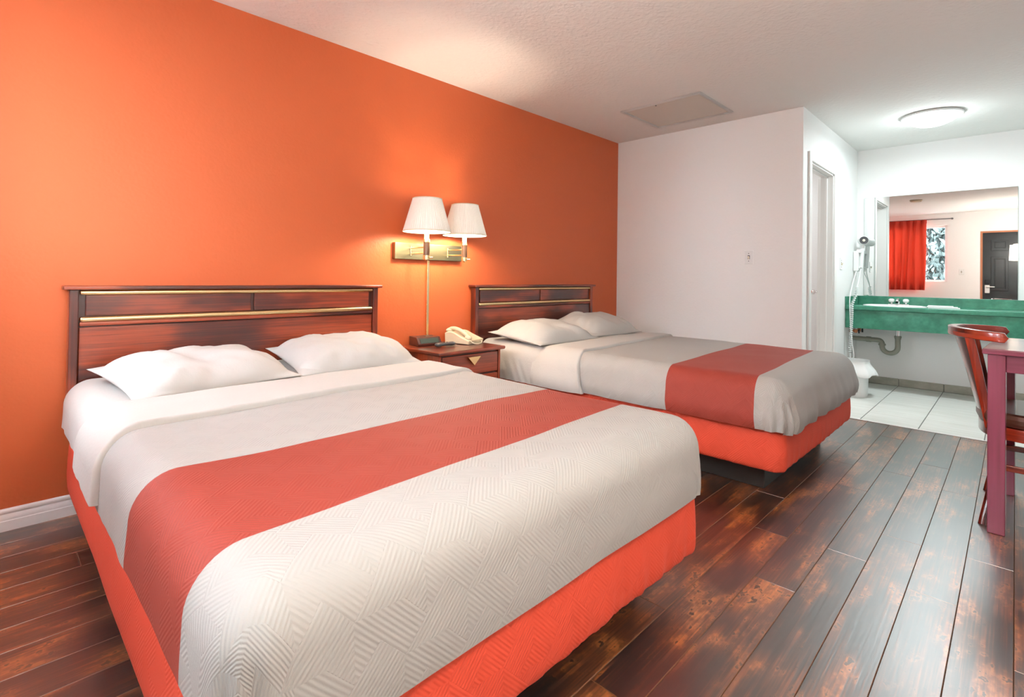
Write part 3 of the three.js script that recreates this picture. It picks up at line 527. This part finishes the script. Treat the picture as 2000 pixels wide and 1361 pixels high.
// ---------------------------------------------------------------- double wall lamp with cord cover
{
  const g = thing('wall_lamp', 'brass double swing-arm wall lamp with two pleated white shades', 'lamp', [0, 0, 0]);
  mesh('back_plate', rbox(0.001, 0.032, 1.162, 1.272, -2.452, -1.878, 0.003), M.brassOld, g);
  mesh('cord_cover', rbox(0.001, 0.016, 0.6, 1.162, -2.172, -2.152, 0.003), M.brass, g);
  function pleated(r0, y0, r1, y1) {
    const n = 64, N = n * 6;
    return gridGeo(N, 6, (u, v) => { const a = u * Math.PI * 2, k = Math.round(u * N) % 6, w = [0, 0.6, 1, 0.6, 0, -0.3][k] * 0.0022, r = mix(r0, r1, v) + w * (1 - 0.3 * v); return [Math.cos(a) * r, mix(y0, y1, v), Math.sin(a) * r]; });
  }
  for (const [x, z, zp] of [[0.243, -1.974, -2.005], [0.208, -2.321, -2.318]]) {
    for (const y of [1.237, 1.200]) mesh('arm_rod', rod([0.03, y, zp], [x, y, z], 0.0045), M.brass, g);
    mesh('pivot', rod([0.03, 1.185, zp], [0.03, 1.252, zp], 0.008), M.brass, g);
    mesh('column', cyl(x, 1.183, 1.268, z, 0.0205, 0.0205, 24), M.sconceWood, g);
    mesh('lower_cap', join([cyl(x, 1.158, 1.183, z, 0.022, 0.0225, 24), cyl(x, 1.15, 1.158, z, 0.008, 0.014, 16)]), M.brass, g);
    mesh('switch_knob', rod([x + 0.018, 1.17, z - 0.012], [x + 0.036, 1.17, z - 0.022], 0.005), M.brass, g);
    mesh('upper_cap', cyl(x, 1.268, 1.288, z, 0.022, 0.019, 24), M.brass, g);
    mesh('candle_sleeve', cyl(x, 1.288, 1.342, z, 0.0155, 0.0155, 20), M.ivory, g);
    const sh = mesh('lamp_shade', pleated(0.15, 1.335, 0.0915, 1.543).translate(x, 0, z), M.shade, g);
    mesh('trim_ring', new THREE.TorusGeometry(0.1505, 0.0035, 8, 64).rotateX(Math.PI / 2).translate(x, 1.335, z), M.shadeTrim, sh);
    mesh('trim_ring', new THREE.TorusGeometry(0.092, 0.003, 8, 64).rotateX(Math.PI / 2).translate(x, 1.543, z), M.shadeTrim, sh);
    mesh('bulb', lathe([[0, 1.342], [0.012, 1.344], [0.014, 1.35], [0.026, 1.372], [0.029, 1.39], [0.022, 1.412], [0, 1.42]], 20).translate(x, 0, z), M.bulb, g);
    const L = new THREE.PointLight(lin(...WARM), SCONCE_POWER, 0, 2); L.position.set(x, 1.385, z); L.castShadow = true; L.shadow.radius = 1.2; g.add(L);
  }
}

// ---------------------------------------------------------------- switches
function switchPlate(name, label, pos, turn) {
  const g = thing(name, label, 'switch', pos, turn);
  mesh('plate', rbox(-0.036, 0.036, -0.058, 0.058, 0, 0.006, 0.004), M.plastic, g);
  mesh('toggle', rbox(-0.005, 0.005, -0.012, 0.012, 0.004, 0.018, 0.003).rotateX(0.3), M.ivory, g);
  mesh('slot', box(-0.009, 0.009, -0.016, 0.016, 0.0055, 0.0066), M.darkGrey, g);
  for (const s of [-1, 1]) mesh('screw', new THREE.CylinderGeometry(0.0035, 0.0035, 0.002, 10).rotateX(Math.PI / 2).translate(0, s * 0.032, 0.0065), M.darkGrey, g);
}
switchPlate('light_switch', 'white light switch on the end wall beside the far bed', [1.292, 1.248, ZB], 0);
switchPlate('light_switch', 'white light switch between the bathroom doorway and the hair dryer', [W1, 1.225, -5.83], Math.PI / 2);
switchPlate('light_switch', 'white light switch between the window and the entrance door', [2.14, 1.27, ZF], Math.PI);

// ---------------------------------------------------------------- washing alcove
{
  const g = thing('vanity_counter', 'long green marbled counter with backsplash and deep apron', 'counter', [0, 0, 0]);
  const zf = -6.03, U = (q) => boxUV(q, 0.8, 0.4, 'x', rnd(), rnd());
  const s = new THREE.Shape(); s.moveTo(W1 + 0.001, 0); s.lineTo(XR - 0.001, 0); s.lineTo(XR - 0.001, 0.513); s.lineTo(W1 + 0.001, 0.513); s.lineTo(W1 + 0.001, 0);
  const hole = new THREE.Path(); hole.absellipse(2.05, 0.235, 0.222, 0.158, 0, Math.PI * 2, true); s.holes.push(hole);
  const top = extrude(s, 0.036); top.rotateX(-Math.PI / 2); top.translate(0, 0.782, zf - 0.0); top.applyMatrix4(new THREE.Matrix4()); // shape y runs to -z
  mesh('worktop', U(top), M.green, g);
  mesh('front_lip', U(rbox(W1 + 0.001, XR - 0.001, 0.778, 0.822, zf - 0.005, zf + 0.018, 0.009, 4)), M.green, g);
  mesh('backsplash', U(rbox(W1 + 0.02, XR - 0.001, 0.818, 0.907, ZD + 0.001, ZD + 0.02, 0.003)), M.green, g);
  mesh('side_splash', U(rbox(W1 + 0.001, W1 + 0.019, 0.818, 0.907, ZD + 0.001, zf + 0.016, 0.003)), M.green, g);
  mesh('apron', U(rbox(W1 + 0.001, XR - 0.001, 0.6, 0.777, zf - 0.016, zf + 0.002, 0.003)), M.green, g);
  const k = thing('sink', 'white oval drop-in basin set in the green counter', 'sink', [2.05, 0.818, zf - 0.235]);
  mesh('basin', lathe([[0.0, -0.14], [0.3, -0.135], [0.7, -0.1], [0.92, -0.03], [0.96, -0.002], [1.0, 0.009], [1.06, 0.012], [1.1, 0.008], [1.115, 0.001]], 64).scale(0.226, 1, 0.163), M.porcelain, k);
  mesh('drain_ring', new THREE.TorusGeometry(0.022, 0.004, 8, 24).rotateX(Math.PI / 2).translate(0, -0.134, 0), M.chrome, k);
  const f = thing('faucet', 'chrome faucet with two clear round knobs behind the basin', 'faucet', [2.06, 0.819, -6.484]);
  mesh('base', rbox(-0.085, 0.085, 0, 0.018, -0.024, 0.024, 0.008, 3), M.chrome, f);
  for (const q of [-1, 1]) { mesh('stem', cyl(q * 0.058, 0.017, 0.034, 0, 0.011), M.chrome, f); mesh('knob', lathe([[0, 0.03], [0.018, 0.032], [0.026, 0.044], [0.025, 0.06], [0.014, 0.068], [0, 0.069]], 16).translate(q * 0.058, 0, 0), M.porcelain, f); }
  mesh('spout', tube([[0, 0.016, 0], [0, 0.05, 0.004], [0, 0.062, 0.04], [0, 0.05, 0.1], [0, 0.038, 0.112]], 0.0125, 30, 12), M.chrome, f);
  const tw = thing('hand_towel', 'small folded white towel lying on the counter', 'towel', [2.425, 0.8185, -6.22], 0.06);
  for (let i = 0; i < 3; i++) { const w = [0.112, 0.108, 0.09][i], q = rbox(-w, w, 0, 0.0075, -0.075 + i * 0.008, 0.075 - i * 0.006, 0.0036, 2); q.translate(-0.012 * i, i * 0.0076, 0); mesh('fold', q, M.towel, tw); }
  const m = thing('wall_mirror', 'large frameless mirror above the green counter', 'mirror', [0, 0, ZD]);
  mesh('glass', box(1.757, 2.905, 0.9075, 1.932, 0.001, 0.0062), M.mirrorEdge, m);
  mesh('silvered_face', new THREE.PlaneGeometry(1.146, 1.0225).translate(2.331, 1.42, 0.0066), M.mirror, m);
}
{
  const p = thing('drain_pipe', 'grey plastic p-trap drain pipe under the green counter', 'pipe', [0, 0, 0]);
  const z = -6.27, r = 0.0225;
  mesh('tailpiece', cyl(2.083, 0.52, 0.672, z, 0.017, 0.017, 16), M.chrome, p);
  mesh('slip_nut', join([cyl(2.083, 0.515, 0.532, z, 0.03, 0.028, 12), cyl(2.083, 0.5, 0.515, z, 0.026, 0.026, 12)]), M.pvc, p);
  const arc = [[2.083, 0.512, z], [2.083, 0.46, z], [2.083, 0.42, z]]; for (let i = 1; i < 8; i++) { const a = Math.PI * i / 8; arc.push([2.021 + 0.062 * Math.cos(a), 0.42 - 0.062 * Math.sin(a), z]); } arc.push([1.959, 0.42, z], [1.959, 0.432, z]);
  mesh('trap_bend', tube(arc, r, 60, 16), M.pvc, p);
  mesh('slip_nut', cyl(1.959, 0.428, 0.446, z, 0.03, 0.03, 12), M.pvc, p);
  mesh('trap_arm', tube([[1.959, 0.438, z], [1.957, 0.456, z], [1.944, 0.472, z], [1.92, 0.478, z], [1.85, 0.479, z], [1.76, 0.48, z], [W1 + 0.002, 0.481, z]], r, 50, 16), M.pvc, p);
  mesh('coupling', rod([1.83, 0.4795, z], [1.87, 0.479, z], 0.027, 16), M.pvc, p);
  for (const [zz, lab] of [[-6.36, 'small shut-off valve with dark handle, nearer the wall corner'], [-6.2, 'small shut-off valve with dark handle, nearer the counter front']]) {
    const v = thing('shutoff_valve', lab, 'valve', [W1, 0.555, zz], 0, 'shut-off valves under the counter');
    mesh('stub', rod([0.002, 0, 0], [0.05, 0, 0], 0.008), M.copper, v);
    mesh('body', rbox(0.045, 0.072, -0.015, 0.02, -0.013, 0.013, 0.005), M.copper, v);
    mesh('handle', new THREE.CylinderGeometry(0.02, 0.02, 0.012, 14).scale(1, 1, 0.6).rotateZ(Math.PI / 2).translate(0.085, 0, 0), M.black, v);
    mesh('supply_line', tube([[0.058, 0.018, 0], [0.06, 0.06, 0], [0.07, 0.095, 0.0], [0.075, 0.115, 0.0]], 0.005, 20, 8), M.chrome, v);
  }
}
// hair dryer on the side wall
{
  const g = thing('hair_dryer', 'white wall-mounted hair dryer with coiled cord beside the mirror', 'hair dryer', [W1, 0, -6.40]);
  mesh('dock', rbox(0.001, 0.05, 1.16, 1.37, -0.055, 0.055, 0.014, 3), M.plastic, g);
  mesh('dock_rail', rbox(0.05, 0.062, 1.19, 1.21, -0.045, 0.045, 0.004), M.plastic, g);
  mesh('prong', rbox(0.03, 0.075, 1.35, 1.385, -0.05, -0.03, 0.006), M.plastic, g);
  mesh('prong', rbox(0.03, 0.075, 1.35, 1.385, 0.03, 0.05, 0.006), M.plastic, g);
  const hnd = tube([[0.06, 1.2, 0], [0.066, 1.3, 0], [0.07, 1.40, 0.0], [0.072, 1.46, 0.004]], 0.021, 24, 14); mesh('handle', hnd, M.plastic, g);
  const hd = lathe([[0, -0.06], [0.03, -0.058], [0.042, -0.03], [0.044, 0.03], [0.043, 0.05], [0.039, 0.054]], 28); hd.rotateX(Math.PI / 2); hd.rotateY(0.35); hd.translate(0.078, 1.478, 0.01); mesh('barrel', hd, M.plastic, g);
  const gr = lathe([[0, 0.05], [0.03, 0.051], [0.0385, 0.053]], 28); gr.rotateX(Math.PI / 2); gr.rotateY(0.35); gr.translate(0.078, 1.478, 0.01); const grl = mesh('intake_grille', gr, M.darkGrey, g);
  const gr2 = lathe([[0, 0.054], [0.012, 0.054], [0.013, 0.05]], 20); gr2.rotateX(Math.PI / 2); gr2.rotateY(0.35); gr2.translate(0.078, 1.478, 0.01); mesh('grille_hub', gr2, M.ivory, grl);
  const pts = []; for (let i = 0; i <= 700; i++) { const t = i / 700, a = t * Math.PI * 2 * 34; const y = mix(1.0, 0.36, t), z = mix(0.18, 0.425, sstep(0.05, 0.3, t)), x = 0.062 + 0.012 * sstep(0, 0.4, t) - 0.02 * t; pts.push([x + 0.011 * Math.cos(a), y, z + 0.011 * Math.sin(a)]); }
  mesh('coiled_cord', tube(pts, 0.0042, 1400, 6), M.plastic, g);
  mesh('cord', tube([[0.06, 1.2, 0], [0.06, 1.12, 0.05], [0.064, 1.04, 0.14], [0.062, 1.0, 0.18]], 0.005, 24, 8), M.plastic, g);
  mesh('cord', tube([[0.055, 0.36, 0.425], [0.06, 0.3, 0.43], [0.085, 0.33, 0.43], [0.072, 0.45, 0.43], [0.058, 0.62, 0.432], [0.05, 0.8, 0.43], [0.046, 0.92, 0.4], [0.04, 1.05, 0.24], [0.03, 1.17, 0.03]], 0.0045, 60, 8), M.plastic, g);
}
// waste bin with a liner
{
  const g = thing('waste_bin', 'white waste bin with plastic liner folded over its rim', 'bin', [1.825, 0.003, -5.72]);
  const sq = (a) => { const c = Math.abs(Math.cos(a)), s = Math.abs(Math.sin(a)); return 1 / Math.pow(Math.pow(c, 4) + Math.pow(s, 4), 0.25); };
  mesh('body', gridGeo(48, 4, (u, v) => { const a = u * Math.PI * 2, r = mix(0.108, 0.118, v) * sq(a) * 0.97; return [Math.cos(a) * r, v * 0.31, Math.sin(a) * r]; }), M.plastic, g);
  mesh('bottom', new THREE.CylinderGeometry(0.09, 0.09, 0.006, 32).translate(0, 0.004, 0), M.plastic, g);
  mesh('liner', gridGeo(96, 12, (u, v) => { const a = u * Math.PI * 2, out = mix(0.122, 0.185, sstep(0.1, 1, v)); const r = out * mix(sq(a) * 0.97, 1, v * 0.6) + 0.008 * v * Math.sin(a * 9) + 0.004 * v * Math.sin(a * 17 + 1); return [Math.cos(a) * r, 0.326 - 0.125 * v + 0.012 * v * Math.sin(a * 5), Math.sin(a) * r]; }), M.plastic, g);
  mesh('liner_inside', gridGeo(64, 6, (u, v) => { const a = u * Math.PI * 2, r = mix(0.122, 0.108, v) * sq(a) * 0.97; return [Math.cos(a) * r, 0.326 - 0.2 * v, Math.sin(a) * r]; }), M.plastic, g);
}
// ceiling lights
function domeLight(name, label, pos, r, power, tint = COOL, glow = M.dome, rim = M.plastic) {
  const g = thing(name, label, 'lamp', pos);
  mesh('base_ring', lathe([[r * 0.86, 0], [r * 1.04, -0.004], [r * 1.05, -0.016], [r * 1.0, -0.02], [r * 0.86, -0.014]], 56), rim, g);
  mesh('glass_dome', lathe([[0.001, -0.095], [r * 0.25, -0.092], [r * 0.5, -0.08], [r * 0.72, -0.06], [r * 0.9, -0.034], [r * 0.985, -0.016]], 56), glow, g);
  for (let i = 0; i < 3; i++) { const a = 2.0 + i * 2.094; mesh('clip', rbox(-0.006, 0.006, -0.024, -0.008, -0.004, 0.004, 0.002).translate(Math.cos(a) * r * 1.03, 0, Math.sin(a) * r * 1.03), M.chrome, g); }
  const A = new THREE.RectAreaLight(lin(...tint), power, r * 1.7, r * 1.7); A.position.set(0, -0.1, 0); A.rotation.x = -Math.PI / 2; g.add(A);
  const L = new THREE.PointLight(lin(...tint), power * 0.008, 0, 2); L.position.set(0, -0.15, 0); L.castShadow = true; L.shadow.radius = 5; g.add(L);
}
domeLight('ceiling_lamp', 'lit white glass dome light on the alcove ceiling', [2.395, H, -5.5], 0.195, BATH_POWER);
domeLight('ceiling_lamp', 'white glass dome light inside the toilet room behind the door', [0.85, H, -5.6], 0.15, CLOSET_POWER);

// ---------------------------------------------------------------- desk, chair, floor lamp
{
  const g = thing('desk', 'reddish mahogany desk at the right edge, cut off by the frame', 'desk', [2.79, 0, -3.0], -0.045);
  const W = (q, gr) => boxUV(q, 1.6, 0.8, gr, rnd(), rnd()), D = 0.7, L = 0.66;
  mesh('desk_top', W(rbox(0, L, 0.755, 0.778, -D, 0, 0.005, 3), 'x'), M.mahogany, g);
  for (const [x, z] of [[0.016, -0.018], [L - 0.074, -0.018], [0.016, -D + 0.076], [L - 0.074, -D + 0.076]]) mesh('leg', W(rbox(x, x + 0.056, 0, 0.755, z - 0.056, z, 0.004), 'y'), M.mahogany, g);
  mesh('apron', W(rbox(0.072, L - 0.074, 0.682, 0.755, -0.05, -0.028, 0.003), 'x'), M.mahogany, g);
  mesh('apron', W(rbox(0.072, L - 0.074, 0.682, 0.755, -D + 0.03, -D + 0.052, 0.003), 'x'), M.mahogany, g);
  mesh('apron', W(rbox(L - 0.05, L - 0.028, 0.682, 0.755, -D + 0.076, -0.074, 0.003), 'z'), M.mahogany, g);
}
{
  const g = thing('chair', 'dark wooden captain chair with curved top rail tucked under the desk', 'chair', [3.0, 0, -3.37]);
  const W = (q, gr) => boxUV(q, 1.6, 0.8, gr, rnd(), rnd());
  // horseshoe top rail, back towards -x, open to +x
  const N = 48, rail = gridGeo(N, 16, (u, v) => {
    const a = mix(-1, 1, u), th = a * 1.6, cx = -0.135 - 0.195 * Math.cos(th), cz = 0.232 * Math.sin(th);
    const nx = -Math.cos(th), nz = Math.sin(th), b = v * Math.PI * 2, e = Math.pow(Math.max(0.0, 1 - Math.pow(Math.abs(a), 60)), 0.5);
    const c = Math.cos(b), s = Math.sin(b), pw = (q) => Math.sign(q) * Math.pow(Math.abs(q), 0.38), y = 0.828 - 0.012 * a * a;
    return [cx + nx * pw(c) * 0.017 * e, y + pw(s) * 0.022 * e, cz + nz * pw(c) * 0.017 * e];
  }, (u, v) => [u * 0.5, v * 0.1]);
  mesh('top_rail', rail, M.chairWood, g);
  const back = (th, v) => [mix(-0.135 - 0.185 * Math.cos(th), -0.10 - 0.12 * Math.cos(th * 0.9), Math.pow(v, 0.9)), mix(0.812, 0.4, v), mix(0.222, 0.2, v) * Math.sin(th)];
  for (const s of [-1, 1]) mesh('back_post', W(gridGeo(8, 20, (u, v) => { const q = Math.round(u * 8) % 8, cs = [[1, 1], [0, 1.02], [-1, 1], [-1.02, 0], [-1, -1], [0, -1.02], [1, -1], [1.02, 0]][q], p = back(s * 0.82, v); return [p[0] + cs[0] * 0.016, p[1], p[2] + cs[1] * 0.014]; }), 'y'), M.chairWood, g);
  mesh('back_panel', W(join([0, 1].map((f) => gridGeo(24, 16, (u, v) => { const p = back(mix(-0.8, 0.8, f ? u : 1 - u), v); return [p[0] + (f ? 0.005 : -0.005), p[1], p[2]]; }))), 'y'), M.chairWood, g);
  const seat = (y0, y1, inset, r) => { const s = new THREE.Shape(); const a = 0.235 - inset, b = 0.245 - inset; s.moveTo(-a * 0.8, -b * 0.84); s.quadraticCurveTo(-a * 1.25, 0, -a * 0.8, b * 0.84); s.quadraticCurveTo(0, b * 1.06, a * 0.92, b); s.quadraticCurveTo(a * 1.06, 0, a * 0.92, -b); s.quadraticCurveTo(0, -b * 1.06, -a * 0.8, -b * 0.84); const q = extrude(s, y1 - y0 - 2 * r, r); q.rotateX(Math.PI / 2); q.translate(0, y1 - r, 0); return q; };
  mesh('seat_frame', W(seat(0.37, 0.425, 0.012, 0.005), 'x'), M.chairWood, g);
  mesh('seat_cushion', seat(0.425, 0.487, 0.02, 0.022), M.leather, g);
  for (const s of [-1, 1]) {
    mesh('leg', W(tapered([-0.17, 0.4, s * 0.175], [-0.175, 0.2, s * 0.2], [-0.21, 0.0, s * 0.258], 0.02, 0.014), 'y'), M.chairWood, g);
    mesh('leg', W(tapered([0.16, 0.4, s * 0.19], [0.165, 0.2, s * 0.2], [0.17, 0.0, s * 0.205], 0.02, 0.015), 'y'), M.chairWood, g);
    mesh('stretcher', W(rbox(-0.17, 0.16, 0.235, 0.262, s * 0.198 - 0.009, s * 0.198 + 0.009, 0.004), 'x'), M.chairWood, g);
  }
  mesh('stretcher', W(rbox(-0.197, -0.17, 0.285, 0.315, -0.19, 0.19, 0.004), 'z'), M.chairWood, g);
  function tapered(a, b, c, r0, r1) {
    const cv = new THREE.CatmullRomCurve3([a, b, c].map((p) => new THREE.Vector3(...p)));
    const q = gridGeo(8, 16, (u, v) => { const p = cv.getPoint(v), r = mix(r0, r1, v), k = Math.round(u * 8) % 8; const cs = [[1, 1], [0, 1.03], [-1, 1], [-1.03, 0], [-1, -1], [0, -1.03], [1, -1], [1.03, 0]][k]; return [p.x + cs[0] * r, p.y, p.z + cs[1] * r]; }); return q;
  }
}
// second wall lamp, above the camera on the right wall (one shade shows in the mirror)
{
  const g = thing('wall_lamp', 'double wall lamp with drum shades near the entrance, seen in the mirror', 'lamp', [0, 0, 0]);
  mesh('back_plate', rbox(XR - 0.032, XR - 0.001, 1.3, 1.41, -0.98, -0.46, 0.003), M.brassOld, g);
  for (const [x, z, zp] of [[2.955, -0.58, -0.6], [3.0, -0.88, -0.84]]) {
    for (const y of [1.375, 1.337]) mesh('arm_rod', rod([XR - 0.03, y, zp], [x, y, z], 0.0045), M.brass, g);
    mesh('column', cyl(x, 1.318, 1.4, z, 0.02, 0.02, 20), M.sconceWood, g);
    mesh('candle_sleeve', cyl(x, 1.4, 1.5, z, 0.0155, 0.0155, 16), M.ivory, g);
    mesh('lamp_shade', lathe([[0.15, 1.456], [0.14, 1.72]], 48).translate(x, 0, z), M.drum, g);
    mesh('bulb', new THREE.SphereGeometry(0.03, 20, 14).translate(x, 1.53, z), M.bulb, g);
    const L = new THREE.PointLight(lin(1.0, 0.95, 0.88), ENTRY_POWER, 0, 2); L.position.set(x, 1.56, z); L.castShadow = true; L.shadow.radius = 5; g.add(L);
  }
}

renderer.render(scene, camera);
